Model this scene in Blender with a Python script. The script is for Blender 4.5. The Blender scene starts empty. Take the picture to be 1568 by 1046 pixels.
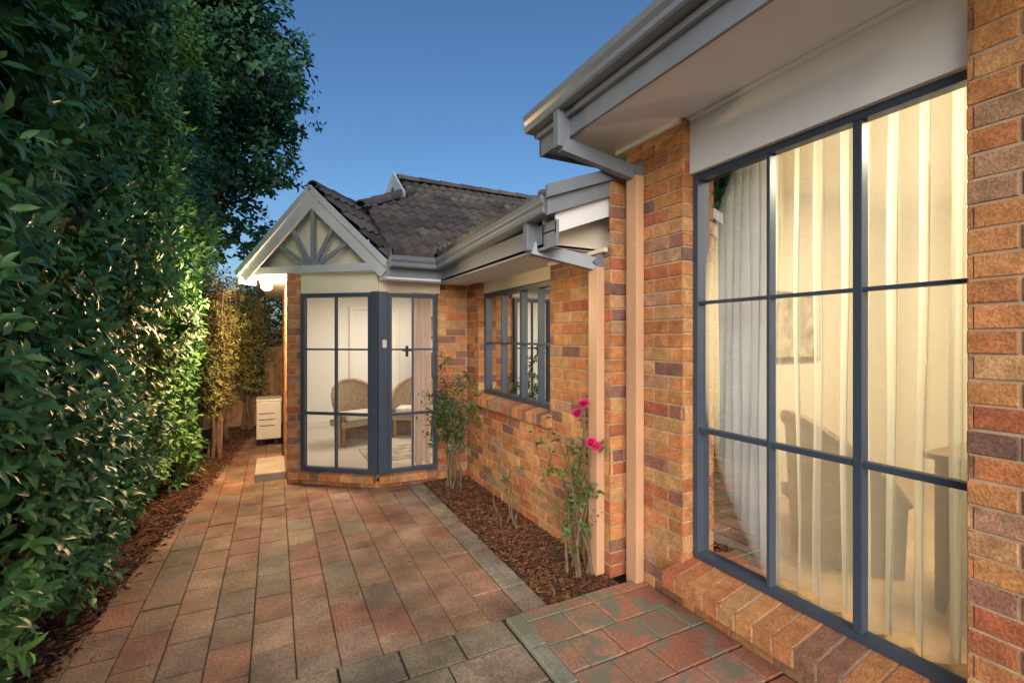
import bpy, math, random
import numpy as np
from mathutils import Vector, Matrix
random.seed(7); rng=np.random.default_rng(7)
scene=bpy.context.scene
V=Vector
# ------------------------------------------------------------ materials
def new_mat(name):
    m=bpy.data.materials.new(name); m.use_nodes=True
    nt=m.node_tree; b=nt.nodes['Principled BSDF']; return m,nt,b
def N(nt,t,**k):
    n=nt.nodes.new(t)
    for a,v in k.items(): setattr(n,a,v)
    return n
def noise(nt,scale,detail=4,rough=.6,coord='Object'):
    tc=N(nt,'ShaderNodeTexCoord'); n=N(nt,'ShaderNodeTexNoise')
    n.inputs['Scale'].default_value=scale; n.inputs['Detail'].default_value=detail; n.inputs['Roughness'].default_value=rough
    nt.links.new(tc.outputs[coord],n.inputs['Vector']); return n
def ramp(nt,src,stops):
    r=N(nt,'ShaderNodeValToRGB'); e=r.color_ramp.elements
    while len(e)<len(stops): e.new(.5)
    for i,(p,c) in enumerate(stops):
        e[i].position=p; e[i].color=(*c,1) if len(c)==3 else c
    nt.links.new(src,r.inputs['Fac']); return r
def mulc(nt,a,b,fac=1.0,mode='MULTIPLY'):
    m=N(nt,'ShaderNodeMix',data_type='RGBA',blend_type=mode); m.inputs['Factor'].default_value=fac
    nt.links.new(a,m.inputs[6]); nt.links.new(b,m.inputs[7]); return m.outputs[2]
def bump(nt,b,src,strength,dist=.01):
    bp=N(nt,'ShaderNodeBump'); bp.inputs['Strength'].default_value=strength; bp.inputs['Distance'].default_value=dist
    nt.links.new(src,bp.inputs['Height']); nt.links.new(bp.outputs[0],b.inputs['Normal'])
def plain(name,col,rough=.5,var=.12,scale=3,bs=.15,bscale=60,metal=0):
    m,nt,b=new_mat(name); n=noise(nt,scale,5)
    r=ramp(nt,n.outputs['Fac'],[(.3,tuple(c*(1-var) for c in col)),(.7,tuple(min(1,c*(1+var)) for c in col))])
    nt.links.new(r.outputs[0],b.inputs['Base Color']); b.inputs['Roughness'].default_value=rough; b.inputs['Metallic'].default_value=metal
    if bs>.1:
        n2=noise(nt,bscale,2); bump(nt,b,n2.outputs['Fac'],bs,.003)
    return m
def attr_mat(name,rough=.8,s1=9,a1=.3,s2=90,a2=.25,bs=.5,bd=.006,spots=None,spec=.3,stain=None):
    m,nt,b=new_mat(name); at=N(nt,'ShaderNodeAttribute',attribute_name='Col')
    n1=noise(nt,s1,4); r1=ramp(nt,n1.outputs['Fac'],[(.3,(1-a1,)*3),(.7,(1+a1*.6,)*3)])
    n2=noise(nt,s2,3,.7); r2=ramp(nt,n2.outputs['Fac'],[(.3,(1-a2,)*3),(.7,(1+a2,)*3)])
    c=mulc(nt,at.outputs['Color'],r1.outputs[0]); c=mulc(nt,c,r2.outputs[0])
    if stain:
        n4=noise(nt,stain[0],4,.6); r4=ramp(nt,n4.outputs['Fac'],[(.38,(stain[1],)*3),(.6,(1.08,)*3)]); c=mulc(nt,c,r4.outputs[0])
    if spots:
        n3=noise(nt,spots[0],5,.7); r3=ramp(nt,n3.outputs['Fac'],[(spots[1],(0,0,0)),(spots[1]+.08,(1,1,1))])
        mx=N(nt,'ShaderNodeMix',data_type='RGBA'); nt.links.new(r3.outputs[0],mx.inputs[0]); nt.links.new(c,mx.inputs[6]); mx.inputs[7].default_value=(*spots[2],1)
        c=mx.outputs[2]
    nt.links.new(c,b.inputs['Base Color']); b.inputs['Roughness'].default_value=rough; b.inputs['Specular IOR Level'].default_value=spec
    bump(nt,b,n2.outputs['Fac'],bs,bd); return m
M={}
M['brick']=attr_mat('brick',.8,14,.3,110,.4,.9,.005,spots=(38,.66,(.15,.09,.07)),stain=(1.3,.82))
M['mortar']=plain('mortar',(.52,.40,.28),.95,.2,12,.6,150)
M['paver']=attr_mat('paver',.58,3.4,.5,70,.45,.9,.006,spots=(8,.60,(.17,.145,.11)),spec=.4,stain=(1.1,.62))
M['patio']=attr_mat('patio_paver',.5,2.2,.25,60,.3,.6,.004,spots=(5.5,.50,(.23,.24,.18)),spec=.45)
M['sand']=plain('joint_sand',(.075,.055,.038),.95,.3,20,.8,120)
M['soil']=plain('soil',(.10,.05,.032),.95,.5,25,1,70)
M['ground']=plain('ground_earth',(.06,.05,.03),.95,.4,2,.8,30)
M['chip']=attr_mat('mulch_chip',.9,30,.3,120,.3,.4)
M['tile']=attr_mat('roof_tile',.65,5,.35,80,.3,.5,.004,spots=(25,.68,(.16,.15,.13)))
M['frame']=plain('frame_slate_paint',(.05,.075,.115),.35,.08,4,.05,80)
M['gutter']=plain('gutter_grey_paint',(.19,.225,.28),.3,.12,3,.06,50)
M['fascia']=plain('fascia_paint',(.21,.245,.30),.45,.12,4,.15,60)
M['barge']=plain('bargeboard_paint',(.50,.54,.61),.5,.08,5,.2,60)
M['spoke']=plain('fretwork_paint',(.22,.26,.33),.5,.08,5,.2,60)
M['soffit']=plain('soffit_paint',(.80,.84,.88),.6,.04,2,.1,40)
M['cream']=plain('cream_paint',(.80,.74,.63),.6,.05,3,.1,50)
M['whiteboard']=plain('white_board',(.80,.84,.90),.5,.04,2,.08,40)
M['pipe']=plain('downpipe_paint',(.66,.40,.25),.4,.09,2,.05,50)
M['wall_in']=plain('interior_plaster',(.80,.76,.70),.8,.03,1,.05,30)
M['wall_warm']=plain('interior_plaster_warm',(.74,.66,.52),.8,.04,1,.05,30)
M['floor_in']=plain('interior_floor',(.60,.52,.43),.3,.08,2,.05,30)
M['floor_wood']=plain('interior_floor_wood',(.4,.26,.14),.3,.2,4,.05,30)
M['wood']=plain('dark_wood',(.1,.05,.03),.4,.25,6,.1,50)
M['fence']=attr_mat('fence_timber',.85,8,.4,60,.3,.6)
M['bark']=plain('bark',(.22,.15,.10),.9,.35,14,1,40)
M['stem']=plain('rose_stem',(.18,.13,.08),.8,.3,20,.4,60)
M['white']=plain('white_enamel',(.75,.74,.70),.4,.06,3,.05,40)
M['concrete']=plain('concrete',(.5,.44,.36),.85,.15,6,.4,90)
M['dark']=plain('dark_plastic',(.02,.02,.025),.4,.1,3,.05,40)
M['metal']=plain('metal',(.5,.5,.5),.3,.05,3,.02,40,1)
M['wicker']=attr_mat('wicker',.7,60,.5,150,.4,.9)
M['rug']=plain('rug',(.40,.33,.24),.95,.6,9,.6,80)
M['cushion']=plain('cushion',(.6,.54,.45),.9,.2,9,.4,90)
def glass(name,mul=1.5,tint=(.95,.97,.98)):
    m=bpy.data.materials.new(name); m.use_nodes=True; nt=m.node_tree; nt.nodes.clear()
    o=N(nt,'ShaderNodeOutputMaterial'); mx=N(nt,'ShaderNodeMixShader'); t=N(nt,'ShaderNodeBsdfTransparent'); g=N(nt,'ShaderNodeBsdfGlossy')
    t.inputs[0].default_value=(*tint,1); g.inputs['Roughness'].default_value=.005; f=N(nt,'ShaderNodeFresnel'); f.inputs[0].default_value=1.5
    mm=N(nt,'ShaderNodeMath',operation='MULTIPLY',use_clamp=True); mm.inputs[1].default_value=mul
    nt.links.new(f.outputs[0],mm.inputs[0]); nt.links.new(mm.outputs[0],mx.inputs[0]); nt.links.new(t.outputs[0],mx.inputs[1]); nt.links.new(g.outputs[0],mx.inputs[2]); nt.links.new(mx.outputs[0],o.inputs[0]); return m
M['glass']=glass('window_glass',1.7)
def fabric(name,col,trans,transp):
    m=bpy.data.materials.new(name); m.use_nodes=True; nt=m.node_tree; nt.nodes.clear()
    o=N(nt,'ShaderNodeOutputMaterial'); d=N(nt,'ShaderNodeBsdfDiffuse'); tl=N(nt,'ShaderNodeBsdfTranslucent'); tr=N(nt,'ShaderNodeBsdfTransparent')
    n=noise(nt,5,3); r=ramp(nt,n.outputs['Fac'],[(.3,tuple(c*.93 for c in col)),(.7,col)])
    nt.links.new(r.outputs[0],d.inputs[0]); nt.links.new(r.outputs[0],tl.inputs[0])
    a=N(nt,'ShaderNodeMixShader'); a.inputs[0].default_value=trans; b=N(nt,'ShaderNodeMixShader')
    if transp>0:
        # gauze: looks denser where the cloth turns edge-on to the eye
        lw=N(nt,'ShaderNodeLayerWeight'); lw.inputs[0].default_value=.5
        mr=N(nt,'ShaderNodeMapRange'); mr.inputs[3].default_value=transp; mr.inputs[4].default_value=.02
        nt.links.new(lw.outputs['Facing'],mr.inputs[0]); nt.links.new(mr.outputs[0],b.inputs[0])
    nt.links.new(d.outputs[0],a.inputs[1]); nt.links.new(tl.outputs[0],a.inputs[2]); nt.links.new(a.outputs[0],b.inputs[1])
    if transp>0: nt.links.new(tr.outputs[0],b.inputs[2]); nt.links.new(b.outputs[0],o.inputs[0])
    else: nt.links.new(a.outputs[0],o.inputs[0])
    return m
M['sheer']=fabric('sheer_fabric',(.94,.92,.82),.45,.72)
M['drape']=fabric('drape_fabric',(.88,.90,.93),.3,.0)
M['pinkdrape']=fabric('pink_drape_fabric',(.75,.58,.52),.4,.0)
def emis(name,col,s):
    m=bpy.data.materials.new(name); m.use_nodes=True; nt=m.node_tree; nt.nodes.clear()
    o=N(nt,'ShaderNodeOutputMaterial'); e=N(nt,'ShaderNodeEmission'); e.inputs[0].default_value=(*col,1); e.inputs[1].default_value=s; nt.links.new(e.outputs[0],o.inputs[0]); return m
M['bulb']=emis('lamp_bulb',(1,.80,.5),12)
def leafmat(name,cols,rough=.38,tr=.22,spec=.5):
    m,nt,b=new_mat(name); at=N(nt,'ShaderNodeAttribute',attribute_name='rnd')
    r=ramp(nt,at.outputs['Fac'],[(i/(len(cols)-1),c) for i,c in enumerate(cols)])
    n=noise(nt,1.1,1); r2=ramp(nt,n.outputs['Fac'],[(.35,(.68,.75,.82)),(.65,(1.25,1.2,1.0))])
    c=mulc(nt,r.outputs[0],r2.outputs[0])
    nt.links.new(c,b.inputs['Base Color']); b.inputs['Roughness'].default_value=rough; b.inputs['Specular IOR Level'].default_value=spec
    if tr>0:
        tl=N(nt,'ShaderNodeBsdfTranslucent'); mx=N(nt,'ShaderNodeMixShader'); mx.inputs[0].default_value=tr
        br=N(nt,'ShaderNodeMix',data_type='RGBA',blend_type='MULTIPLY'); br.inputs[0].default_value=1; nt.links.new(c,br.inputs[6]); br.inputs[7].default_value=(1.3,1.7,.6,1)
        nt.links.new(br.outputs[2],tl.inputs[0]); nt.links.new(b.outputs[0],mx.inputs[1]); nt.links.new(tl.outputs[0],mx.inputs[2])
        nt.links.new(mx.outputs[0],nt.nodes['Material Output'].inputs[0])
    return m
M['hedge']=leafmat('hedge_leaf',[(.035,.105,.045),(.065,.19,.065),(.10,.28,.085),(.24,.46,.13)],.42,0,.4)
M['treeleaf']=leafmat('tree_leaf',[(.02,.075,.04),(.045,.14,.06),(.08,.21,.08)],.5,0,.35)
M['shrub']=leafmat('shrub_leaf',[(.14,.16,.05),(.24,.25,.09),(.36,.33,.14)],.5,0)
M['roseleaf']=leafmat('rose_leaf',[(.04,.1,.03),(.09,.17,.05),(.16,.17,.07)],.45)
M['petal']=leafmat('rose_petal',[(.45,.01,.08),(.7,.03,.18),(.8,.1,.28)],.5,.15)
M['redpetal']=leafmat('red_petal',[(.4,.02,.03),(.5,.03,.04)],.5,.15)
M['litter']=leafmat('leaf_litter',[(.16,.07,.03),(.3,.17,.06),(.2,.1,.05)],.8,0)
M['hedge_shade']=plain('hedge_shade_backing',(.014,.032,.014),.95,.5,8,0,20)  # near-black green that paints the shade between the hedge leaves
# ------------------------------------------------------------ mesh builder
class MB:
    def __init__(s): s.v=[];s.f=[];s.c=[]
    def add(s,vs,fs,col=(1,1,1)):
        o=len(s.v); s.v+= [tuple(p) for p in vs]; s.f+=[tuple(i+o for i in f) for f in fs]; s.c+=[(*col,1)]*len(vs)
    def box(s,o,a,b,c,col=(1,1,1)):
        o,a,b,c=V(o),V(a),V(b),V(c)
        if a.cross(b).dot(c)<0: a,b=b,a
        vs=[o,o+a,o+a+b,o+b,o+c,o+a+c,o+a+b+c,o+b+c]
        s.add(vs,[(0,3,2,1),(4,5,6,7),(0,1,5,4),(1,2,6,5),(2,3,7,6),(3,0,4,7)],col)
    def abox(s,x0,x1,y0,y1,z0,z1,col=(1,1,1)): s.box((x0,y0,z0),(x1-x0,0,0),(0,y1-y0,0),(0,0,z1-z0),col)
    def tile(s,o,u,v,n,su,sv,depth,ch,col):
        o,u,v,n=V(o),V(u),V(v),V(n)
        def ring(i,d): return [o+u*i+v*i+n*d,o+u*(su-i)+v*i+n*d,o+u*(su-i)+v*(sv-i)+n*d,o+u*i+v*(sv-i)+n*d]
        vs=ring(ch,0)+ring(0,-ch)+ring(0,-depth); fl=u.cross(v).dot(n)<0
        fs=[(0,1,2,3)]
        for k in (0,4):
            for i in range(4):
                j=(i+1)%4; fs.append((k+4+i,k+4+j,k+j,k+i))
        if fl: fs=[f[::-1] for f in fs]
        s.add(vs,fs,col)
    def beam(s,p,q,side,w,h,col=(1,1,1)):
        p,q,side=V(p),V(q),V(side).normalized(); d=(q-p); up=d.cross(side).normalized()
        s.box(p-side*w/2-up*h/2,side*w,up*h,d,col)
    def prism(s,prof,p,q,out,col=(1,1,1)):
        p,q,out=V(p),V(q),V(out); z=V((0,0,1)); n=len(prof)
        vs=[p+out*a+z*b for a,b in prof]+[q+out*a+z*b for a,b in prof]
        fs=[(i,(i+1)%n,(i+1)%n+n,i+n) for i in range(n)]+[tuple(range(n))[::-1],tuple(range(n,2*n))]
        s.add(vs,fs,col)
    def tube(s,pts,rads,seg=6,col=(1,1,1)):
        pts=[V(p) for p in pts]; vs=[];fs=[]
        for i,p in enumerate(pts):
            d=(pts[min(i+1,len(pts)-1)]-pts[max(i-1,0)]).normalized()
            a=d.cross(V((.31,.95,.1))).normalized(); b=d.cross(a)
            for k in range(seg):
                t=2*math.pi*k/seg; vs.append(p+(a*math.cos(t)+b*math.sin(t))*rads[i])
        for i in range(len(pts)-1):
            for k in range(seg):
                k2=(k+1)%seg; fs.append((i*seg+k,i*seg+k2,(i+1)*seg+k2,(i+1)*seg+k))
        fs.append(tuple(range(seg))[::-1]); fs.append(tuple(range((len(pts)-1)*seg,len(pts)*seg)))
        s.add(vs,fs,col)
    def obj(s,name,mat,parent=None,bevel=0,smooth=False):
        me=bpy.data.meshes.new(name); me.from_pydata(s.v,[],s.f)
        a=me.color_attributes.new('Col','FLOAT_COLOR','POINT'); a.data.foreach_set('color',np.array(s.c,dtype=np.float32).ravel())
        me.materials.append(mat)
        ob=bpy.data.objects.new(name,me); scene.collection.objects.link(ob)
        if parent: ob.parent=parent
        if smooth: me.polygons.foreach_set('use_smooth',[True]*len(me.polygons))
        if bevel:
            b=ob.modifiers.new('Bevel','BEVEL'); b.width=bevel; b.segments=2; b.limit_method='ANGLE'
        return ob
def empty(name):
    e=bpy.data.objects.new(name,None); scene.collection.objects.link(e); return e
def jit(c,a=.12): 
    k=1+random.uniform(-a,a); return tuple(max(0,x*k*(1+random.uniform(-.04,.04))) for x in c)
house=empty('brick_house')
# ------------------------------------------------------------ brickwork
BP=[((.66,.31,.125),6),((.66,.37,.17),3),((.60,.25,.105),4.5),((.54,.185,.09),3),((.36,.18,.125),2),((.50,.29,.18),1.8),((.28,.155,.125),.9)]
BC=[b[0] for b in BP];BW=[b[1] for b in BP]
def bcol(): return jit(random.choices(BC,BW)[0],.13)
BR=MB();MO=MB()
BL,BH,J=.23,.076,.01
def brick_wall(p0,u,n,L,z0,z1,openings=(),off=0.0):
    u=V((*u,0)).normalized(); n=V((*n,0)).normalized(); p0=V((*p0,0)); k=0; z=math.floor(z0/(BH+J))*(BH+J)
    row=int(round(z/(BH+J)))
    while z<z1:
        a=max(z,z0); b=min(z+BH,z1); bz=min(z+BH+J,z1)
        iv=[(0,L)]
        for (a0,a1,c0,c1) in openings:
            if c0<b-.01 and c1>a+.01:
                niv=[]
                for s,e in iv:
                    if a1<=s or a0>=e: niv.append((s,e))
                    else:
                        if a0>s: niv.append((s,a0))
                        if a1<e: niv.append((a1,e))
                iv=niv
        for s,e in iv:
            q=p0+u*s-n*.006
            MO.add([q+V((0,0,a)),q+u*(e-s)+V((0,0,a)),q+u*(e-s)+V((0,0,bz)),q+V((0,0,bz))],[(0,1,2,3)])
            st=(row%2)*(BL+J)/2+off; i=math.floor((s-st)/(BL+J))
            while True:
                x0=st+i*(BL+J); x1=x0+BL; i+=1
                if x0>=e: break
                x0=max(x0,s);x1=min(x1,e)
                if x1-x0<.02 or b-a<.015: continue
                dz=random.uniform(-.0015,.0015)
                BR.tile(p0+u*x0+n*random.uniform(-.002,.002)+V((0,0,a+dz)),u,V((0,0,1)),n,x1-x0,b-a,.016,.003,bcol())
        z+=BH+J; row+=1
SA=2.21
brick_wall((2.0,2.5),(0,1),(-1,0),2.62,0,SA,[(.775,2.28,.965,3)])
brick_wall((2.0,2.5),(1,0),(0,-1),.15,0,2.75)
brick_wall((2.0,4.78),(1,0),(0,-1),.10,.93,SA)
brick_wall((2.15,2.02),(0,1),(-1,0),.5,0,2.9)
brick_wall((2.15,2.02),(1,0),(0,-1),.10,.2,2.9)
brick_wall((2.15,.747),(0,1),(-1,0),1.273,0,.2)
brick_wall((2.15,-1.6),(0,1),(-1,0),2.347,0,2.9,off=.06)
brick_wall((2.15,.747),(1,0),(0,1),.10,.2,2.9)
brick_wall((1.63,5.12),(1,0),(0,-1),.37,0,SA)
brick_wall((.12,5.72),(1,0),(0,-1),.17,0,2.32,off=.1)
brick_wall((.12,5.72),(0,1),(-1,0),3.6,0,2.32)
Bp,Cp,Dp=V((.29,5.72,0)),V((1.0,5.17,0)),V((1.63,5.12,0))
def out_of(p,q): 
    d=(q-p).normalized(); return V((d.y,-d.x,0))
nb=out_of(Bp,Cp); nd=out_of(Cp,Dp)
brick_wall((Bp+nb*.04).xy,(Cp-Bp).xy,nb.xy,(Cp-Bp).length+.02,0,.07)
brick_wall((Cp+nd*.04).xy,(Dp-Cp).xy,nd.xy,(Dp-Cp).length,0,.07)
def sill(p,q,n,ztop,depth,th,w=.076,slope=.03):
    p,q=V(p),V(q); d=(q-p); L=d.length; u=d.normalized(); k=int(round(L/(w+.01))); ww=L/k-.009
    n=V(n)
    for i in range(k):
        o=p+u*(i*L/k)+V((0,0,ztop)); vv=(n*depth-V((0,0,slope)))
        c=bcol(); nn=u.cross(vv).normalized(); 
        if nn.z<0: nn=-nn
        BR.tile(o+nn*random.uniform(-.002,.002),u,vv.normalized(),nn,ww,vv.length,.015,.003,c)
        BR.tile(o+vv-V((0,0,th)),u,V((0,0,1)),n,ww,th,.06,.003,c)
    MO.box(p+u*.004+V((0,0,ztop-th+.004)),u*(L-.017),n*(depth-.005)-V((0,0,slope)),V((0,0,th-.01)))
sill(Bp-(Cp-Bp).normalized()*.12,Cp+nb*0,nb,.15,.11,.076,.11,.015)
sill(Cp,Dp,nd,.15,.11,.076,.11,.015)
sill((2.10,3.24,0),(2.10,4.82,0),(-1,0,0),1.0,.155,.09,.076,.03)
sill((2.25,.5,0),(2.25,2.06,0),(-1,0,0),.30,.235,.09,.085,.05)
BR.obj('brickwork',M['brick'],house); MO.obj('mortar_joints',M['mortar'],house)
# ------------------------------------------------------------ windows
FR=MB(); GL=MB()
def window(p0,u,n,L,z0,z1,cols,rows,fw=.045,mw=.022,thick=(),dep=.06):
    p0=V((*p0[:2],0)); u=V((*u[:2],0)).normalized(); n=V((*n[:2],0)).normalized(); z=V((0,0,1))
    FR.box(p0+z*z0,u*fw,n*dep,z*(z1-z0)); FR.box(p0+u*(L-fw)+z*z0,u*fw,n*dep,z*(z1-z0))
    FR.box(p0+u*fw+z*z0+n*.001,u*(L-2*fw),n*(dep-.002),z*fw); FR.box(p0+u*fw+z*(z1-fw)+n*.001,u*(L-2*fw),n*(dep-.002),z*fw)
    for c in cols:
        w=mw*2.0 if c in thick else mw
        FR.box(p0+u*(c-w/2)+z*(z0+fw)+n*.012,u*w,n*(dep-.018),z*(z1-z0-2*fw))
    for r in rows:
        w=mw*1.6 if r in thick else mw
        FR.box(p0+u*fw+z*(r-w/2)+n*.015,u*(L-2*fw),n*(dep-.026),z*w)
    g=p0+n*.02
    GL.add([g+u*.01+z*(z0+.01),g+u*(L-.01)+z*(z0+.01),g+u*(L-.01)+z*(z1-.01),g+u*.01+z*(z1-.01)],[(0,1,2,3)])
window((2.13,3.26),(0,1),(-1,0),1.52,1.0,2.09,[.34,.67,1.09],[1.55],.045,.02,(.67,))
window((2.30,.70),(0,1),(-1,0),1.32,.30,2.57,[.01,.436,.845],[1.06,1.81],.035,.018,(.436,1.06),.07)
ub=(Cp-Bp).normalized(); Lb=(Cp-Bp).length
window(Bp,ub,nb,Lb-.05,.15,2.09,[.42],[.78,1.48],.045,.02,(.78,),.06)
ud=(Dp-Cp).normalized(); Ld=(Dp-Cp).length
window(Cp+ud*.09,ud,nd,Ld-.09,.15,2.09,[(Ld-.09)/2],[.78,1.48],.045,.02,(.78,),.05)
GL.obj('window_panes',M['glass'],house)
FR.box(Cp-ub*.05+V((0,0,.15))-nb*.02,ub*.075,nb*.1,V((0,0,1.95)))
FR.box(Cp-ud*.01+V((0,0,.15))-nd*.02,ud*.10,nd*.095,V((0,0,1.948)))
FR.obj('window_frames',M['frame'],house,.003)
H=MB(); hc=Cp+ud*.29+nd*.05
H.box(hc+V((0,0,1.40))-ud*.012,ud*.03,nd*.02,V((0,0,.12))); H.box(hc+V((0,0,1.46))-ud*.05+nd*.02,ud*.10,nd*.02,V((0,0,.018)))
H.obj('door_handle',M['dark'],house,.003)
KP=MB(); KP.box(Cp+ud*.03+nd*.076+V((0,0,1.5)),ud*.045,nd*.02,V((0,0,.085))); KP.obj('doorbell',M['white'],house,.004)
OU=MB(); OU.abox(1.76,1.84,5.08,5.118,.33,.40); OU.obj('power_outlet',M['white'],house,.006)
# ------------------------------------------------------------ trims, soffits
CR=MB(); WB=MB(); SO=MB(); FA=MB(); GU=MB(); BA=MB(); PI=MB(); SP=MB()
CR.abox(2.06,2.12,3.277,4.778,2.092,SA-.001)
WB.abox(2.20,2.30,.72,2.018,2.572,2.899)
CR.box(Bp+V((0,0,2.092))+nb*.01,ub*(Lb+.02),nb*.04,V((0,0,.26)))
CR.box(Cp+V((0,0,2.10)),ud*(Ld+.03),nd*.05,V((0,0,SA-.10-2.0-.001)))
SO.abox(1.6,2.14,2.70,4.86,SA,SA+.02); SO.abox(1.02,2.2,4.861,5.3,SA,SA+.02)
SO.abox(-.16,.12,6.55,9.5,2.32,2.34)
SO.abox(1.68,2.35,-1.6,2.84,2.9,2.92)
CR.abox(1.97,2.0,2.53,3.27,SA-.03,SA-.001); WB.abox(2.12,2.148,-1.6,.74,2.87,2.899);WB.abox(2.12,2.148,2.03,2.6,2.87,2.899);WB.abox(2.17,2.199,.75,2.0,2.88,2.899)
prof=[(0,0),(.10,0),(.112,.012),(.112,.035),(.10,.05),(.118,.075),(.122,.115),(.11,.12),(.105,.108),(.0,.108)]
zf=2.34
GU.prism(prof,(1.62,2.56,zf+.05),(1.62,4.83,zf-.02),(-1,0,0))
GU.prism(prof,(1.04,4.87,zf-.018),(1.515,4.87,zf-.018),(0,-1,0))
GU.prism(prof,(-.16,6.5,2.34),(-.16,9.5,2.34),(-1,0,0))
GU.prism(prof,(1.67,-1.7,3.03),(1.67,2.9,3.03),(-1,0,0))
GU.prism(prof,(1.67,2.84,3.028),(3.2,2.84,3.028),(0,1,0))
FA.box((1.60,2.54,SA-.02),(.02,0,0),(0,2.33,0),(0,0,.17)); FA.abox(1.02,1.60,4.87,4.89,SA-.02,zf+.05)
FA.abox(1.66,1.68,-1.7,2.86,2.87,3.06); FA.abox(1.66,3.2,2.84,2.86,2.872,3.06)
FA.abox(1.628,1.658,-1.7,2.85,2.985,3.02)
FA.abox(-.16,-.14,6.5,9.5,2.30,2.44)
def quad_slab(mb,pts,n,t):
    pts=[V(p) for p in pts]; n=V(n)*t
    vs=pts+[p+n for p in pts]; k=len(pts)
    mb.add(vs,[tuple(range(k))[::-1],tuple(range(k,2*k))]+[(i,(i+1)%k,(i+1)%k+k,i+k) for i in range(k)])
quad_slab(FA,[(1.52,2.54,2.37),(2.3,2.54,2.66),(2.3,2.54,2.82),(1.52,2.54,2.53)],(0,-1,0),.03)
quad_slab(GU,[(1.50,2.51,2.47),(2.3,2.51,2.76),(2.3,2.51,2.84),(1.50,2.51,2.55)],(0,-1,0),.03)
quad_slab(WB,[(1.60,2.545,2.27),(2.145,2.545,2.47),(2.145,2.545,2.65),(1.60,2.545,2.42)],(0,1,0),.02)
quad_slab(CR,[(1.60,2.70,SA),(2.2,2.70,SA),(2.2,2.70,2.7),(1.60,2.70,2.5)],(0,1,0),.02)
quad_slab(SO,[(1.60,2.565,2.29),(2.0,2.565,2.44),(2.0,2.70,2.44),(1.60,2.70,2.29)],(0,0,1),.01)
quad_slab(FA,[(1.065,4.86,2.30),(1.065,6.1,2.30),(1.065,6.1,3.24),(1.065,4.86,2.53)],(1,0,0),.01)
def pipe(drop,z0,z1,wall,zw):
    x,y=drop; X,Y=wall
    GU.abox(x-.045,x+.045,y-.03,y+.03,z1,z0)
    GU.beam((x,y,z1+.02),(X,Y,zw),(0,1,0),.058,.09)
    GU.beam((X-.01,Y,zw+.045),(X+.045,Y,zw-.01),(0,1,0),.059,.085)
    PI.abox(X-.03,X+.035,Y-.05,Y+.05,0.0,zw-.02)
pipe((1.62,2.51),3.06,2.80,(2.10,2.38),2.67)
pipe((1.575,2.83),2.40,2.20,(1.955,2.6),2.10)
# ------------------------------------------------------------ gable
T=V((-.754,.657,0)).normalized(); NN=V((-.657,-.754,0)).normalized(); G0=V((1.0,5.01,0))
def G(t,off,z): return G0+T*t+NN*off+V((0,0,z))
tc,hw,zfoot,zap=.84,.96,2.36,3.25
for s in (-1,1):
    f=G(tc+s*hw,0,zfoot); a=G(tc,0,zap)
    sl=(a-f).normalized(); up=NN.cross(sl).normalized(); 
    if up.z<0: up=-up
    BA.box(f-up*.17+NN*(.002*s),a-f,up*.17,NN*.03); BA.box(f-up*.05-sl*.03+NN*.03,a-f+sl*.03,up*.065,NN*.02)
    BA.box(G(tc+s*hw,-.25,zfoot-.13),NN*.25,T*.02,V((0,0,.12)))
BA.box(G(-.02,-.005,2.31),T*1.74,NN*.03,V((0,0,.085)))
fc=G(tc,.0,2.36)
for ang in (0,30,-30,58,-58):
    a=math.radians(ang); dirv=T*math.sin(a)+V((0,0,1))*math.cos(a)
    s=(zap-.2-2.38)/(math.cos(a)+abs(math.sin(a))*(zap-zfoot)/hw)
    SP.beam(fc-NN*(.012+abs(ang)*.00005),fc-NN*(.012+abs(ang)*.00005)+dirv*(s+.02),NN,.03-abs(ang)*.0001,.045)
quad_slab(CR,[G(-.02,-.12,2.345),G(1.75,-.12,2.345),G(tc,-.12,zap-.1)],-NN,.02)
quad_slab(SO,[G(-.06,.0,2.300),G(1.80,.0,2.300),G(1.80,-.95,2.300),G(.9,-.9,2.300),G(.35,-.13,2.300)],(0,0,1),.012)
LB=MB()
LP=V((-.08,6.06,2.19))
import bmesh
def uv_sphere(name,loc,r,mat,parent,sc=(1,1,1)):
    bm=bmesh.new(); bmesh.ops.create_uvsphere(bm,u_segments=20,v_segments=12,radius=r); me=bpy.data.meshes.new(name); bm.to_mesh(me); bm.free()
    me.polygons.foreach_set('use_smooth',[True]*len(me.polygons)); me.materials.append(mat); o=bpy.data.objects.new(name,me); o.location=loc; o.scale=sc; scene.collection.objects.link(o); o.parent=parent; return o
lamp=empty('porch_lamp'); uv_sphere('bulb',LP,.06,M['bulb'],lamp,(1,1,.8))
LB.tube([LP+V((0,0,.035)),LP+V((0,0,.07)),LP+V((0,0,.109))],[.065,.075,.08],16); LB.obj('lamp_base',M['white'],lamp)
def light(name,kind,loc,energy,col,size=.1,rot=(0,0,0),parent=None,sy=None):
    l=bpy.data.lights.new(name,kind); l.energy=energy; l.color=col
    if kind=='AREA':
        l.size=size
        if sy: l.shape='RECTANGLE'; l.size_y=sy
    else: l.shadow_soft_size=size
    o=bpy.data.objects.new(name,l); o.location=loc; o.rotation_euler=rot; scene.collection.objects.link(o)
    if parent: o.parent=parent
    return o
light('lamp_light','POINT',LP+V((-.10,-.03,-.16)),190,(1,.66,.34),.06,parent=lamp)
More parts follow.
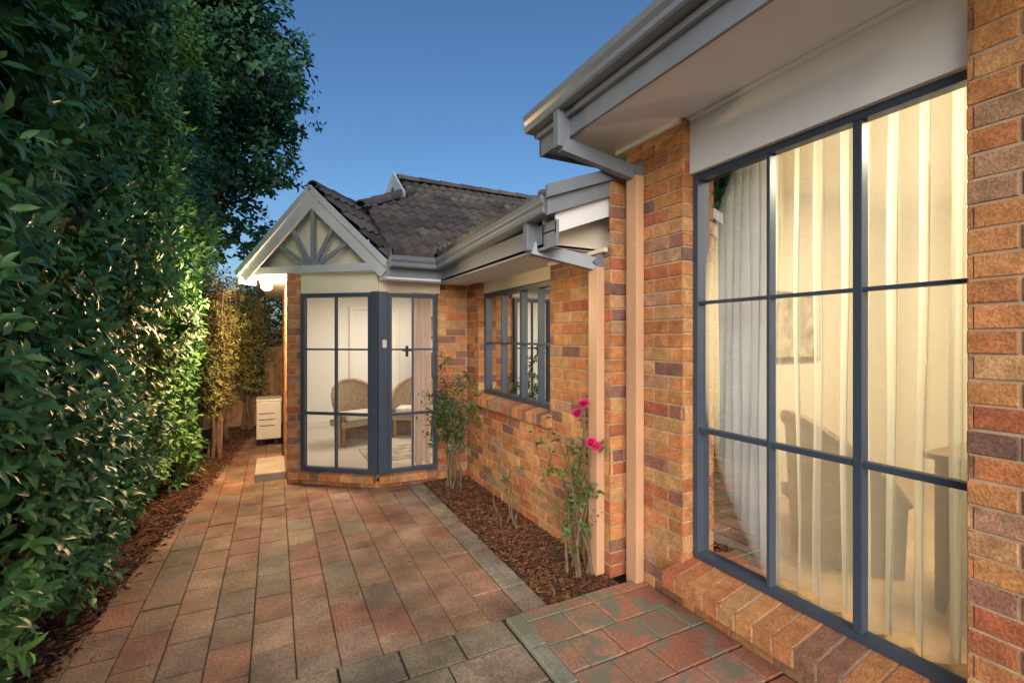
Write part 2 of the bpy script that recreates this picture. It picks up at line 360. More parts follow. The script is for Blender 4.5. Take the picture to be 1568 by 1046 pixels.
# ------------------------------------------------------------ roofs
RT=MB()
TP=[(.10,.088,.08),(.08,.07,.068),(.12,.105,.095),(.135,.115,.10)]
def tile_roof(org,u,v,W,L,clips=(),su=.025,cl=.29,tw=.30):
    org,u,v=V(org),V(u).normalized(),V(v).normalized(); n=u.cross(v).normalized()
    if n.z<0: n=-n
    nu=int(W/su)+1; nc=int(math.ceil(L/cl))
    bm=bmesh.new(); lay=bm.verts.layers.float_color.new('Col')
    for k in range(nc):
        cols={}; rows=[]
        for (vv,h) in ((k*cl-.002,-.002),(k*cl,.030),(k*cl+.02,.036),(min((k+1)*cl,L)+.01,.004)):
            r=[]
            for i in range(nu+1):
                x=i*su; tid=int(x/tw)
                if tid not in cols: cols[tid]=(jit(random.choice(TP),.2),random.uniform(-.005,.005))
                ph=(x%(tw/2))/(tw/2)
                hh=h+.032*max(0,math.cos((ph-.5)*2*math.pi*.9))**1.0 + cols[tid][1]
                if h<-.001: hh=-.01
                p=bm.verts.new(org+u*x+v*vv+n*hh); p[lay]=(*cols[tid][0],1); r.append(p)
            rows.append(r)
        for a,b in zip(rows[:-1],rows[1:]):
            for i in range(nu): bm.faces.new((a[i],a[i+1],b[i+1],b[i]))
    for (p,nn) in clips:
        bmesh.ops.bisect_plane(bm,geom=bm.verts[:]+bm.edges[:]+bm.faces[:],plane_co=V(p),plane_no=V(nn),clear_outer=True)
    bm.verts.index_update()
    o=len(RT.v)
    for x in bm.verts: RT.v.append(tuple(x.co)); RT.c.append(tuple(x[lay]))
    for f in bm.faces: RT.f.append(tuple(x.index+o for x in f.verts))
    bm.free()
def caps(p,q,r=.085):
    p,q=V(p),V(q); d=q-p; L=d.length; k=max(1,int(L/.33)); u=d.normalized(); side=u.cross(V((0,0,1))).normalized(); up=side.cross(u)
    for i in range(k):
        a=p+d*(i/k)-u*.02; b=p+d*((i+1)/k)+u*.02; c=jit(random.choice(TP),.2); vs=[];m=8
        for (pt,rr) in ((a,r*1.1),(a,r*.9),(a,r*1.1),(b,r*.93)):
            for j in range(m+1):
                t=math.pi*j/m; vs.append(pt+side*math.cos(t)*rr+up*(math.sin(t)*rr-.01))
        fs=[]
        for rr in (0,2):
            for j in range(m): o=rr*(m+1); fs.append((o+j,o+j+1,o+m+2+j,o+m+1+j))
        RT.add(vs,fs,c)
s2=.6; z2=2.45
l2=math.hypot(2.75,2.75*s2)
vP2=V((0,1,s2))
hipn=V((-1,1,0)); valn=V((2/3,-1,0))
tile_roof((0,4.75,z2),(1,0,0),vP2,6,l2,[((-.25,4.75,0),hipn),((1.5,4.75,0),valn),((0,6.87,0),(0,1,0)),((1.06,4.75,0),V((-1,-.05,0)))])
tile_roof((0,4.75,z2),(1,0,0),vP2,6,l2,[((1.76,0,0),(-1,0,0)),((1.5,4.75,0),valn),((0,6.87,0),(0,-1,0)),((0,7.5,0),(0,1,0))])
tile_roof((0,10.25,z2),(1,0,0),(0,-1,s2),6,l2,[((1.76,0,0),(-1,0,0)),((0,7.5,0),(0,-1,0))],su=.05)
tile_roof((-.25,5.6,z2),(0,1,0),(1,0,s2),4.4,2.5,[((-.25,4.75,0),-hipn),((1.85,0,0),(1,0,0)),((0,6.4,0),(0,-1,0))],su=.04)
tile_roof((1.53,2.53,2.48),(0,1,0),(1,0,.38),6,4.5,[((1.5,4.75,0),-valn)],su=.04)
lg=math.hypot(hw+.02,zap-zfoot)
tile_roof(G(tc-hw-.03,-.0,zfoot-.01),-NN,T*hw+V((0,0,zap-zfoot)),1.6,lg)
tile_roof(G(tc+hw+.03,-.0,zfoot-.01),-NN,-T*hw+V((0,0,zap-zfoot)),1.6,lg)
caps(G(tc,-.02,zap+.01),G(tc,-1.35,zap+.01),.07); caps((.95,5.95,3.21),(1.8,6.87,3.75)); caps((1.76,7.5,4.13),(6,7.5,4.13))
tile_roof((1.66,-1.7,3.08),(0,1,0),(1,0,.36),4.5,5,su=.06)
RT.obj('roof_tiles',M['tile'],house,smooth=False)
quad_slab(WB,[(1.86,6.9,3.6),(1.86,8.1,3.6),(1.86,7.5,4.08)],(1,0,0),.02)
for s in (-1,1):
    a=V((1.70,7.5,4.24)); f=V((1.62,7.5+s*1.05,4.24-1.05*s2)); sl=(a-f).normalized(); up=V((-1,0,0)).cross(sl)
    if up.z<0: up=-up
    BA.box(f-up*.20+V((.002*s,0,0)),a-f,up*.20,V((-.03,0,0)))
quad_slab(FA,[(1.70,6.95,3.78),(1.70,8.05,3.78),(1.70,7.5,4.06)],(1,0,0),.02)
CR.obj('lintels',M['cream'],house,.003); WB.obj('white_boards',M['whiteboard'],house,.003); SO.obj('soffits',M['soffit'],house); FA.obj('fascias',M['fascia'],house,.003)
GU.obj('gutters',M['gutter'],house,.002); BA.obj('bargeboards',M['barge'],house,.003); PI.obj('downpipes',M['pipe'],house,.006); SP.obj('gable_fretwork',M['spoke'],house,.003)
# ------------------------------------------------------------ interiors
WI=MB(); WW=MB(); FI=MB(); FW=MB()
WI.abox(.3,6,8.5,8.55,.1,2.4); WI.abox(6,6.05,2.6,8.55,.1,2.4); WI.abox(2.15,6,2.62,2.66,.1,2.4); WI.abox(.24,.28,5.74,8.5,.1,2.4)
WI.abox(1.66,2.14,5.14,5.18,.1,2.3)
WI.abox(2.14,2.16,2.66,3.26,.1,2.4);WI.abox(2.14,2.16,4.78,5.14,.1,2.4);WI.abox(2.14,2.16,3.26,4.78,.1,.99);WI.abox(2.14,2.16,3.26,4.78,2.10,2.4)
quad_slab(WI,[(2.14,2.62,2.36),(6.05,2.62,2.36),(6.05,8.55,2.36),(.24,8.55,2.36),(.24,5.74,2.36),(1.0,5.19,2.36),(2.14,5.14,2.36)],(0,0,1),.02)
quad_slab(FI,[(2.14,2.62,.1),(6.05,2.62,.1),(6.05,8.55,.1),(.24,8.55,.1),(.24,5.74,.1),(1.0,5.19,.1),(2.14,5.14,.1)],(0,0,1),.02)
WI.abox(3.4,3.5,6.6,8.5,.12,2.36)
WW.abox(5.6,5.65,-1.6,2.6,.2,2.9); WW.abox(2.3,5.6,2.56,2.60,.2,2.9); WW.abox(2.3,5.6,-1.65,-1.6,.2,2.9); WW.abox(2.3,5.65,-1.6,2.6,2.86,2.88)
WW.abox(2.31,2.33,-1.6,.69,.2,2.86); WW.abox(2.31,2.33,2.03,2.56,.2,2.86); WW.abox(2.31,2.33,.69,2.03,2.58,2.86)
FW.abox(2.3,5.65,-1.6,2.6,.2,.24)
SK=MB(); SK.abox(.3,3.4,8.47,8.499,.12,.22); SK.abox(1.15,1.2,8.46,8.498,.12,2.1); SK.abox(1.95,2.0,8.46,8.498,.12,2.1); SK.abox(1.15,2.0,8.461,8.497,2.1,2.15); SK.obj('interior_door_trim',M['cream'],house,.003)
WI.obj('interior_walls',M['wall_in'],house); WW.obj('front_room_walls',M['wall_warm'],house); FI.obj('living_floor',M['floor_in'],house); FW.obj('front_room_floor',M['floor_wood'],house)
light('ceiling_light','AREA',(1.6,7.2,2.33),40,(1,.90,.76),.8,parent=house)
light('ceiling_light','AREA',(3.6,4.6,2.33),66,(1,.9,.74),.9,parent=house)
light('ceiling_light','AREA',(3.4,.9,2.83),125,(1,.87,.62),.6,parent=house)
def curtain(name,x,y0,y1,z0,z1,mat,folds,amp,seed,taper=0,parent=house,ax='Y'):
    r=np.random.default_rng(seed); nu,nv=int(folds*12),24; vs=[];fs=[]
    ph=np.cumsum(r.uniform(.3,1.7,nu+1)); ph=ph/ph[-1]*folds*2*np.pi; kn=np.arange(0,nu+12,12); am=np.interp(np.arange(nu+1),kn,r.uniform(.35,1.6,len(kn))); dr=np.interp(np.arange(nu+1),kn,r.uniform(-1,1,len(kn)))
    for j in range(nv+1):
        w=j/nv
        for i in range(nu+1):
            s=i/nu; yy=y0+(y1-y0)*s+ dr[i]*.05*(1-w)**1.3*taper+ .35*amp*math.sin(2*ph[i]); 
            o=amp*am[i]*(.5+.5*(1-w))*math.sin(ph[i]+.5*math.sin(3*w+seed))+.008*math.sin(9*w+ph[i]*.3)
            z=z0+(z1-z0)*w+ (.03*math.sin(ph[i]*.5) if j==0 else 0)
            vs.append((x+o,yy,z) if ax=='Y' else (yy,x+o,z))
    for j in range(nv):
        for i in range(nu):
            a=j*(nu+1)+i; fs.append((a,a+1,a+nu+2,a+nu+1))
    m=MB(); m.add(vs,fs); return m.obj(name,mat,parent,smooth=True)
curtain('sheer_curtain',2.48,.15,1.66,.27,2.80,M['sheer'],14,.045,3,1)
curtain('drape',2.41,1.66,1.98,.27,2.80,M['drape'],6,.03,5)
curtain('sheer_curtain_inner',2.62,.2,.95,.27,2.80,M['sheer'],5,.05,9,1)
curtain('door_drape',5.42,1.42,1.66,.13,2.3,M['pinkdrape'],4,.02,2,ax='X')
curtain('window_drape',2.24,4.55,4.76,.95,2.2,M['drape'],4,.018,4)
def armchair(name,loc,rot,mat,cmat):
    e=empty(name); m=MB(); c=MB()
    prof=[]
    for j in range(7):
        z=j/6
        for i in range(13):
            a=math.pi*(i/12)*1.1-math.pi*.05; h=.42+.45*math.sin(math.pi*i/12)**.8
            prof.append((.36*math.cos(a)*(1+.05*z),.34*math.sin(a)*(1+.12*z),z*h))
    fs=[(j*13+i,j*13+i+1,(j+1)*13+i+1,(j+1)*13+i) for j in range(6) for i in range(12)]
    m.add(prof,fs,(.42,.31,.21)); m.tube([prof[6*13+i] for i in range(13)],[.03]*13,8,(.36,.24,.15))
    for x,y in ((-.3,-.05),(.3,-.05)): m.tube([(x,y,0),(x,y,.42)],[.03,.03],8,(.3,.2,.12))
    m.abox(-.33,.33,-.08,.28,.26,.34,(.4,.3,.2)); c.abox(-.28,.28,-.12,.22,.345,.45)
    a=m.obj('wicker_shell',mat,e); md=a.modifiers.new('S','SOLIDIFY'); md.thickness=.02; c.obj('seat_cushion',cmat,e,.03)
    e.location=loc; e.rotation_euler=(0,0,rot)
armchair('wicker_armchair',(1.10,6.9,.12),math.radians(20),M['wicker'],M['cushion'])
armchair('wicker_armchair',(1.90,7.0,.12),math.radians(-25),M['wicker'],M['cushion'])
armchair('armchair',(3.3,1.7,.24),math.radians(60),M['wicker'],M['cushion'])
armchair('dining_chair',(3.2,4.3,.12),math.radians(90),M['wood'],M['cushion'])
m=MB(); m.abox(1.0,2.1,5.75,6.5,.121,.133); m.obj('rug',M['rug'],None,.004)
tv=empty('television'); m=MB(); m.abox(2.25,3.2,8.05,8.1,.75,1.35); m.obj('screen',M['dark'],tv,.006); m=MB(); m.abox(2.1,3.3,7.95,8.35,.12,.62); m.abox(2.65,2.8,8.05,8.15,.62,.76); m.obj('cabinet',M['wood'],tv,.01)
sf=empty('sofa'); m=MB(); m.abox(3.9,5.2,-.3,.5,.34,.66); m.abox(3.9,5.2,.5,.72,.3,1.05); m.abox(3.75,3.93,-.3,.72,.3,.85); m.abox(5.17,5.35,-.3,.72,.3,.85); m.obj('upholstery',M['cushion'],sf,.05)
st=empty('sideboard'); m=MB(); m.abox(2.95,3.35,.55,1.15,.3,1.0); m.abox(2.91,3.39,.51,1.19,1.001,1.03); 
for x in (2.95,3.31):
    for y in (.55,1.11): m.abox(x,x+.04,y,y+.04,.24,.3)
m.obj('cabinet',M['wood'],st,.006)
for (X0,X1,Y0,Y1,Z0,Z1) in ((2.3,2.9,8.44,8.465,1.6,2.0),):
    pf=empty('picture_frame'); m=MB(); m.abox(X0,X1,Y0,Y1,Z0,Z1); m.obj('frame',M['wood'],pf,.004); m=MB(); m.abox(X0+.04,X1-.04,Y0-.01,Y0-.001,Z0+.04,Z1-.04); m.obj('canvas',M['rug'],pf)
pf=empty('picture_frame'); m=MB(); m.abox(3.6,4.4,2.53,2.558,1.4,2.0); m.obj('frame',M['wood'],pf,.004); m=MB(); m.abox(3.64,4.36,2.52,2.529,1.44,1.96); m.obj('canvas',M['rug'],pf)
# ------------------------------------------------------------ ground & paving
m=MB(); m.add([(-150,-150,-.06),(150,-150,-.06),(150,150,-.06),(-150,150,-.06)],[(0,1,2,3)]); m.obj('ground',M['ground'])
def edge(y): return -.97+ (y-2.94)*.104
PV=MB(); PP=[((.37,.225,.15),6),((.38,.25,.17),4),((.38,.19,.13),4),((.31,.22,.16),3),((.27,.22,.165),1.8),((.43,.28,.19),1.5)]
PCc=[a for a,b in PP];PWw=[b for a,b in PP]
def paver(mb,x0,x1,y0,y1,z=0,pal=None,rotn=True):
    c=jit(random.choices(PCc,PWw)[0] if pal is None else random.choice(pal),.13)
    tilt=V((random.uniform(-.012,.012),random.uniform(-.012,.012),1)).normalized() if rotn else V((0,0,1))
    u=V((1,random.uniform(-.006,.006),-tilt.x)).normalized(); v=V((0,1,-tilt.y)).normalized()
    mb.tile((x0,y0,z+random.uniform(-.002,.002)),u,v,tilt,x1-x0,y1-y0,.03,.004,c)
PW_,PL_=.2,.29
i=0; x=1.295
while x>-1.35:
    y=2.425; first=True
    while y<10:
        L=PL_-(PL_/2 if (first and i%2) else 0); first=False
        y1=y+L; xa=x-PW_
        e=edge(y)
        if x>e+.03:
            xl=max(xa,e)
            if not (x>.15 and y>5.8): paver(PV,xl+.002,x-.002,y+.002,y1-.002)
        y=y1
    x-=PW_; i+=1
y=2.425
while y<5.1: paver(PV,1.303,1.465,y+.003,min(y+.29,5.12)-.003,.004,[(.33,.29,.235),(.31,.28,.235),(.35,.29,.22)]); y+=.29
x=1.155
while x>-1.2:
    paver(PV,x-.29+.004,x-.003,2.20,2.418,.004,[(.30,.265,.195),(.28,.24,.175),(.33,.26,.18)]); x-=.295
for r in range(10):
    y1=2.19-r*.3; x=1.155-(.2 if r%2 else 0)
    if r%2: paver(PV,.96,1.152,y1-.294,y1-.004,0,[(.27,.25,.185),(.29,.26,.195)])
    while x>-1.2:
        paver(PV,x-.394,x-.003,y1-.294,y1-.004,0,[(.27,.25,.185),(.31,.26,.185),(.34,.25,.18),(.25,.22,.16)]); x-=.4
PV.obj('paved_path',M['paver'])
PT=MB(); GB=[(.28,.29,.23),(.31,.31,.26)]
y=2.38
while y>-1.5: paver(PT,1.163,1.25,y-.29,y-.005,.03,GB,False); y-=.295
x=1.253
while x<2.1: paver(PT,x,min(x+.22,2.14),2.29,2.38,.03,[(.42,.21,.14),(.38,.21,.15)],False); x+=.225
r=0; y=2.284
while y>-1.5:
    x=1.253-(.11 if r%2 else 0)
    while x<2.14:
        a=max(x,1.253); b=min(x+.215,2.148)
        if b-a>.02: paver(PT,a,b,y-.215,y-.005,.03,[(.44,.20,.13),(.42,.19,.13),(.43,.24,.17),(.37,.23,.17)])
        x+=.222
    y-=.221; r+=1
PT.obj('patio',M['patio'])
m=MB(); m.abox(-1.25,1.30,-1.5,5.3,-.05,-.012); m.abox(1.29,1.47,2.38,5.12,-.05,-.013); m.abox(-1.0,.12,5.3,10,-.05,-.0121); m.abox(.11,1.5,5.29,5.6,-.05,-.0122)
m.obj('paving_bed',M['sand'])
m=MB(); m.abox(1.17,2.15,-1.5,2.375,-.05,.018); m.obj('patio_slab',M['sand'])
def soil(name,x0,x1,y0,y1,z,step=.04,edgef=None):
    nx=int((x1-x0)/step);ny=int((y1-y0)/step); vs=[];fs=[]
    for j in range(ny+1):
        yy=y0+(y1-y0)*j/ny
        for i in range(nx+1):
            xr=x1 if edgef is None else edgef(yy)
            xx=x0+(xr-x0)*i/nx
            vs.append((xx,yy,z+.012*math.sin(xx*17+yy*5)+.01*math.sin(yy*23-xx*9)+random.uniform(-.008,.008)))
    for j in range(ny):
        for i in range(nx): a=j*(nx+1)+i; fs.append((a,a+1,a+nx+2,a+nx+1))
    m=MB(); m.add(vs,fs); return m.obj(name,M['soil'],smooth=True)
soil('garden_bed',1.472,2.0,2.385,5.12,-.01); soil('garden_bed',-3.5,-1,-.5,10.5,-.012,.08,lambda y:edge(y)-.005); 
def chips(name,n,fx,z=.0):
    C=MB()
    for _ in range(n):
        x,y=fx(); L=random.uniform(.012,.045); W=random.uniform(.006,.016); a=random.uniform(0,6.28); t=random.uniform(-.5,.5)
        u=V((math.cos(a),math.sin(a),t*.5)).normalized(); v=V((-math.sin(a),math.cos(a),random.uniform(-.4,.4))).normalized()
        C.box(V((x,y,z+random.uniform(0,.015))),u*L,v*W,u.cross(v)*.005,jit(random.choice([(.2,.085,.045),(.13,.055,.03),(.27,.13,.07),(.07,.04,.03)]),.3))
    C.obj(name,M['chip'])
chips('mulch',5200,lambda:(random.uniform(1.475,1.995),random.uniform(2.39,5.11)))
def lf():
    y=random.uniform(2.2,9.5); return (edge(y)-random.random()**1.5*.6+random.choice([0,0,0,.04]),y)
chips('mulch',4500,lf,-.005)
# ------------------------------------------------------------ leaves
def norm(a): return a/np.maximum(np.linalg.norm(a,axis=1,keepdims=True),1e-9)
def leaves(name,P,D,NN_,L,W,rnd,mat,parent=None,droop=.15):
    P=np.asarray(P);D=norm(np.asarray(D)); S=norm(np.cross(D,NN_)); Nn=np.cross(S,D); n=len(P)
    L=np.broadcast_to(L,(n,))[:,None]; W=np.broadcast_to(W,(n,))[:,None]
    def pt(s,w,h): return P+D*L*s+S*W*w*.5+Nn*(L*h)
    vs=np.stack([pt(0,0,0),pt(.32,-.9,.03),pt(.32,0,-.01),pt(.32,.9,.03),pt(.7,-.72,.0),pt(.7,0,-.04),pt(.7,.72,.0),pt(1,0,-droop)],1).reshape(-1,3)
    quads=np.array([[0,1,2],[0,2,3],[4,7,5],[5,7,6]]); q4=np.array([[1,4,5,2],[2,5,6,3]])
    base=(np.arange(n)*8)[:,None]
    tri=(base[:,:,None]+quads[None]).reshape(n,-1); q=(base[:,:,None]+q4[None]).reshape(n,-1)
    loops=np.concatenate([tri,q],1).ravel().astype(np.int32)
    tot=np.tile(np.array([3,3,3,3,4,4],dtype=np.int32),n); st=np.concatenate([[0],np.cumsum(tot)[:-1]]).astype(np.int32)
    me=bpy.data.meshes.new(name); me.vertices.add(len(vs)); me.vertices.foreach_set('co',vs.astype(np.float32).ravel())
    me.loops.add(len(loops)); me.loops.foreach_set('vertex_index',loops); me.polygons.add(len(tot)); me.polygons.foreach_set('loop_start',st)
    me.update(calc_edges=True); me.validate()
    a=me.attributes.new('rnd','FLOAT','POINT'); a.data.foreach_set('value',np.repeat(rnd,8).astype(np.float32))
    me.polygons.foreach_set('use_smooth',np.ones(len(me.polygons),dtype=bool))
    me.materials.append(mat); o=bpy.data.objects.new(name,me); scene.collection.objects.link(o)
    if parent: o.parent=parent
    return o
def shoots(P,D,k,sl,L,W,spread=1.0,tipbright=.35):
    n=len(P); D=norm(D); A=norm(np.cross(D,rng.normal(size=(n,3)))); B=np.cross(D,A)
    Ps,Ds,Ns,Ls,Rs=[],[],[],[],[]; br=rng.random(n)
    for i in range(k):
        t=i/(k-1); ang=i*2.4+rng.random(n)*.6
        rad=A*np.cos(ang)[:,None]+B*np.sin(ang)[:,None]
        Ps.append(P+D*(sl*t)+rng.normal(size=(n,3))*.004); Ds.append(D*(.25+.8*t)+rad*spread+np.array([0,0,-.25])+rng.normal(size=(n,3))*.12)
        Ns.append(D-rad*.3+np.array([0,0,.4])+rng.normal(size=(n,3))*.15); Ls.append(L*(1.05-.4*t)*rng.uniform(.75,1.2,n)); Rs.append(np.clip(br*.55+tipbright*t+rng.normal(size=n)*.1,0,1))
    P=np.concatenate(Ps);L=np.concatenate(Ls); return P,np.concatenate(Ds),np.concatenate(Ns),L,L*W/1.0,np.concatenate(Rs)
def xs(y,z): return -.97+.085*np.sin(2.1*y+z*1.3)+.07*np.sin(5.3*y-2.7*z+1)+.06*np.sin(4.1*z+y*1.1)+.03*np.sin(11*y+9*z)+.10*np.clip(z/1.5,0,1)
hedge=empty('hedge')
n=5200; y=rng.uniform(1.7,8.3,n); z=rng.uniform(.08,5.2,n); dep=np.abs(rng.exponential(.075,n))
P=np.stack([xs(y,z)-dep-.08,y,z],1); D=np.stack([np.full(n,.8),rng.normal(size=n)*.45-.25,rng.uniform(-.1,.9,n)],1)
a=shoots(P,D,7,.12,.118,.38); leaves('foliage',*a,M['hedge'],hedge)
n=350; x=rng.uniform(-2.2,-.9,n); z=rng.uniform(.5,5.2,n); P=np.stack([x,rng.uniform(8.1,8.4,n),z],1); D=np.stack([rng.normal(size=n)*.4,np.full(n,.6),rng.uniform(0,.8,n)],1)
a=shoots(P,D,7,.12,.12,.36); leaves('foliage_end',*a,M['hedge'],hedge)
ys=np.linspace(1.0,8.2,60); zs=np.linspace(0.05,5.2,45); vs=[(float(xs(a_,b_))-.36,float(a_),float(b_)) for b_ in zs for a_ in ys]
m=MB(); m.add(vs,[(j*60+i,j*60+i+1,(j+1)*60+i+1,(j+1)*60+i) for j in range(44) for i in range(59)]); m.abox(-2.6,-1.45,1.0,8.1,.0,5.1); m.obj('dark_backing',M['hedge_shade'],hedge)  # added dark sheet and block behind the leaves, to stop light coming through
m=MB()
for _ in range(26):
    y0=random.uniform(2,8.2); x0=-1.25+random.uniform(-.1,.12); pts=[];
    for k in range(5): pts.append((x0+random.uniform(-.04,.06)+k*.03,y0+random.uniform(-.1,.1)*k,-.02+k*.3))
    m.tube(pts,[.022,.02,.017,.013,.008],7)
m.obj('stems',M['bark'],hedge)
def tree(name,base,crown,rad,nb,nl,leafL,mat,seed,trunk=.16):
    e=empty(name); r=np.random.default_rng(seed); base=V(base); c=V(crown)
    m=MB(); top=c+V((0,0,rad[2]*.3)); pts=[base.lerp(top,t)+V((math.sin(t*5+seed)*.12,math.cos(t*4)*.1,0)) for t in np.linspace(0,1,8)]
    m.tube(pts,[trunk*(1-.8*t) for t in np.linspace(0,1,8)],9)
    B=[]
    while len(B)<nb:
        q=r.normal(size=3); q/=np.linalg.norm(q); s=r.uniform(.45,.95); p=np.array(crown)+q*s*np.array(rad); B.append(p)
    for p in B[::2]:
        k=r.uniform(.25,.8); s=base.lerp(top,k); mid=s.lerp(V(p),.5)+V((0,0,.15)); m.tube([s,mid,V(p)],[trunk*.3,trunk*.18,.012],6)
    m.obj('trunk_and_limbs',M['bark'],e)
    B=np.array(B); n=nl//6; idx=r.integers(0,nb,n); q=r.normal(size=(n,3)); q=norm(q); rr=r.uniform(.35,.75,nb)[idx]*r.uniform(.55,1.08,n)
    P=B[idx]+q*rr[:,None]*np.array([1,1,.8]); D=q+np.array([0,0,.2])+r.normal(size=(n,3))*.4
    a=shoots(P,D,6,.16,leafL,.55,1.0,.2); leaves('foliage',*a,mat,e)
tree('tree',(-1.6,10.6,0),(-1.45,10.6,6.3),(1.8,1.8,3.5),84,38000,.15,M['treeleaf'],4)
tree('tree',(-2.6,8.6,0),(-2.3,8.2,5.6),(1.35,2.0,2.2),60,16000,.15,M['treeleaf'],11)
def shrub(name,base,h,spread,ns,nl,leafL,mat,seed,r0=.022,lo=.35):
    e=empty(name); r=np.random.default_rng(seed); m=MB(); PP_=[];DD=[]
    for s in range(ns):
        a=r.uniform(0,6.28); hh=h*r.uniform(.7,1.05); dx,dy=math.cos(a)*spread*r.uniform(.3,1),math.sin(a)*spread*r.uniform(.3,1); b=V(base)+V((r.uniform(-.08,.08),r.uniform(-.08,.08),0))
        pts=[b+V((dx*t**1.3+.03*math.sin(9*t+s),dy*t**1.3+.03*math.cos(7*t+s),hh*t)) for t in np.linspace(0,1,8)]
        m.tube(pts,[r0*(1-.8*t) for t in np.linspace(0,1,8)],6)
        for k in range(nl//ns):
            t=r.uniform(lo,1.0); i=min(int(t*7),6); p=pts[i].lerp(pts[i+1],t*7-i); d=V(r.normal(size=3)).normalized(); q=p+d*r.uniform(.02,spread*.45); PP_.append(q); DD.append(d+V((0,0,.3)))
            if k%6==0: m.tube([p,p.lerp(q,.5)+V((0,0,.01)),q],[r0*.3,r0*.22,r0*.12],4)
    m.obj('stems',M['stem'] if r0<.02 else M['bark'],e)
    a=shoots(np.array(PP_),np.array(DD),5,leafL*1.2,leafL,.45,1.0,.2); leaves('foliage',*a,mat,e); return e,PP_
shrub('shrub',(-.78,8.6,0),2.4,.45,7,900,.06,M['shrub'],3,.035,.42)
shrub('shrub',(-.72,7.4,0),2.4,.34,6,900,.05,M['shrub'],8,.026,.3)
shrub('shrub',(-.45,9.5,0),2.3,.5,6,900,.07,M['shrub'],13,.03,.4)
shrub('shrub',(-1.2,9.6,0),2.6,.6,7,1200,.07,M['shrub'],14,.03,.3)
shrub('shrub',(.0,10.6,0),3.2,.8,8,1500,.09,M['treeleaf'],16,.03,.2)
shrub('shrub',(-1.0,11.2,0),3.4,1.0,8,1800,.10,M['treeleaf'],17,.03,.2)
n=14; P=np.stack([rng.uniform(-.85,-.6,n),rng.uniform(7.4,8.2,n),rng.uniform(1.9,2.3,n)],1); a=shoots(P,rng.normal(size=(n,3))+np.array([.5,-.5,0]),6,.03,.04,.8); leaves('bougainvillea_flowers',*a,M['redpetal'])
def flower(e,c,r=.035):
    k=22; th=np.arange(k)*2.4; t=np.arange(k)/k; c=np.array(c); ax=np.array([-.5,-.6,.6]); ax/=np.linalg.norm(ax)
    A=np.cross(ax,[0,0,1]);A/=np.linalg.norm(A);Bv=np.cross(ax,A); rad=A*np.cos(th)[:,None]+Bv*np.sin(th)[:,None]
    leaves('flower',c+rad*0.003,rad*(.25+t[:,None])+ax*(1.1-t[:,None]),ax-rad*(.8-t[:,None]*.5),r*(.6+.5*t),r*(.8+.3*t),rng.random(k),M['petal'],e,droop=-.05)
e,pp=shrub('rose_bush',(1.86,2.66,0),1.15,.3,10,95,.055,M['roseleaf'],21,.012,.35)
for c in ((1.82,2.55,1.17),(1.84,2.50,.92),(1.80,2.6,1.10),(1.86,2.47,.90)): flower(e,c,.04)
m=MB(); m.tube([(1.86,2.6,.7),(1.83,2.56,.95),(1.82,2.55,1.16)],[.006,.005,.004],5); m.tube([(1.86,2.6,.6),(1.85,2.53,.8),(1.84,2.5,.9)],[.006,.005,.004],5)
m.tube([(1.85,2.64,.0),(1.75,2.85,.45),(1.62,3.05,.62)],[.008,.006,.003],5); m.obj('canes',M['stem'],e)
shrub('rose_bush',(1.72,4.75,0),1.35,.34,8,250,.055,M['roseleaf'],22,.011,.45)
shrub('rose_bush',(1.76,3.55,0),.6,.14,5,14,.04,M['roseleaf'],23,.008,.6)
n=420; y=rng.uniform(2.4,5.1,n); P=np.stack([rng.uniform(1.48,1.97,n),y,np.full(n,.02)],1); 
n2=90; y2=rng.uniform(2.2,8,n2); P2=np.stack([edge(y2)-.1+rng.uniform(-.2,.3,n2),y2,np.full(n2,.012)],1)
n3=22; P3=np.stack([rng.uniform(-.5,1.4,n3),rng.uniform(2.3,5,n3),np.full(n3,.01)],1)
P=np.concatenate([P,P2,P3]); n=len(P); leaves('fallen_leaves',P,np.c_[rng.normal(size=(n,2)),rng.normal(size=n)*.15],np.c_[rng.normal(size=(n,2))*.2,np.ones(n)],rng.uniform(.02,.045,n),rng.uniform(.012,.022,n),rng.random(n),M['litter'])
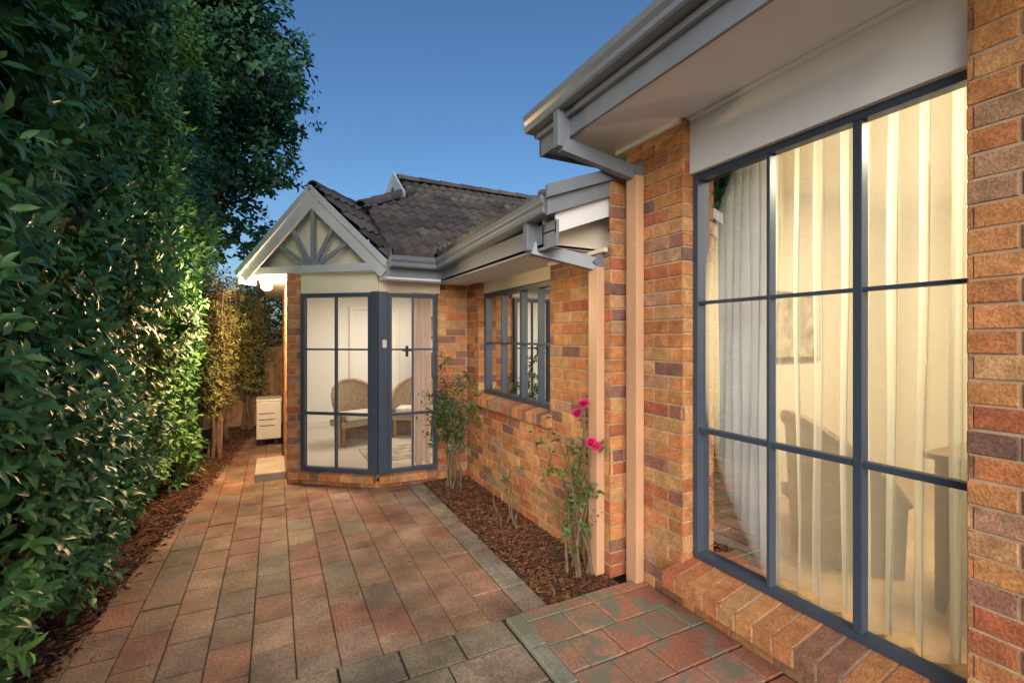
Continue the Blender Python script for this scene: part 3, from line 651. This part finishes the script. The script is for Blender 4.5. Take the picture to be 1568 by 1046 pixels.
# ------------------------------------------------------------ far objects
m=MB(); x=-3
while x<.3:
    m.abox(x,x+.095,9.9+random.uniform(0,.01),9.92,-.02,1.45+random.uniform(-.01,.01),jit((.46,.30,.17),.2)); x+=.1
m.abox(-3,.3,9.93,9.98,.3,.38,(.25,.16,.1)); m.abox(-3,.3,9.93,9.98,1.2,1.28,(.25,.16,.1)); 
for i in range(34):
    x=-3+i*.1; m.beam((x,9.9,1.47),(x+.3,9.9,1.77),(0,1,0),.01,.02,(.2,.15,.1)); m.beam((x+.3,9.912,1.47),(x,9.912,1.77),(0,1,0),.01,.02,(.2,.15,.1))
m.obj('timber_fence',M['fence'])
ac=empty('air_conditioner'); m=MB(); m.abox(-.24,.09,7.9,8.35,.1,.66); m.abox(-.25,.10,7.89,8.36,.661,.69); m.obj('casing',M['white'],ac,.012)
m=MB()
for k in range(3): m.abox(-.2,.0,7.892,7.9,.3+k*.09,.308+k*.09)
m.abox(-.2,-.15,7.95,8.3,.0,.1); m.abox(0,.05,7.95,8.3,.0,.1); m.obj('louvres_and_feet',M['dark'],ac)
m=MB(); m.abox(-.2,.115,5.95,6.75,-.01,.09); m.obj('concrete_step',M['concrete'],None,.01)
# ------------------------------------------------------------ world, sun, camera
w=bpy.data.worlds.new('World'); scene.world=w; w.use_nodes=True; nt=w.node_tree; bg=nt.nodes['Background']
sky=nt.nodes.new('ShaderNodeTexSky'); sky.sky_type='NISHITA'; sky.sun_disc=False
SE,SR=math.radians(24),math.radians(210)
sky.sun_elevation=SE; sky.sun_rotation=SR; sky.air_density=1.0; sky.dust_density=2.2; sky.ozone_density=3.5
hs=nt.nodes.new('ShaderNodeHueSaturation'); hs.inputs['Saturation'].default_value=1.15
nt.links.new(sky.outputs[0],hs.inputs['Color']); nt.links.new(hs.outputs[0],bg.inputs[0]); bg.inputs[1].default_value=.15
sd=V((math.sin(SR)*math.cos(SE),math.cos(SR)*math.cos(SE),math.sin(SE)))
s=light('sun','SUN',(0,0,20),2.4,(1,.88,.73)); s.data.angle=math.radians(50); s.rotation_euler=(sd).to_track_quat('Z','Y').to_euler()
cam=bpy.data.cameras.new('camera'); co=bpy.data.objects.new('camera',cam); scene.collection.objects.link(co); scene.camera=co
co.location=(0,0,1.6); co.rotation_euler=(math.radians(90),0,-math.radians(26.8)); cam.sensor_width=36; cam.lens=16.53; cam.shift_y=-.003; cam.clip_start=.05; cam.clip_end=500
scene.view_settings.view_transform='Standard'; scene.view_settings.look='None'; scene.view_settings.exposure=0
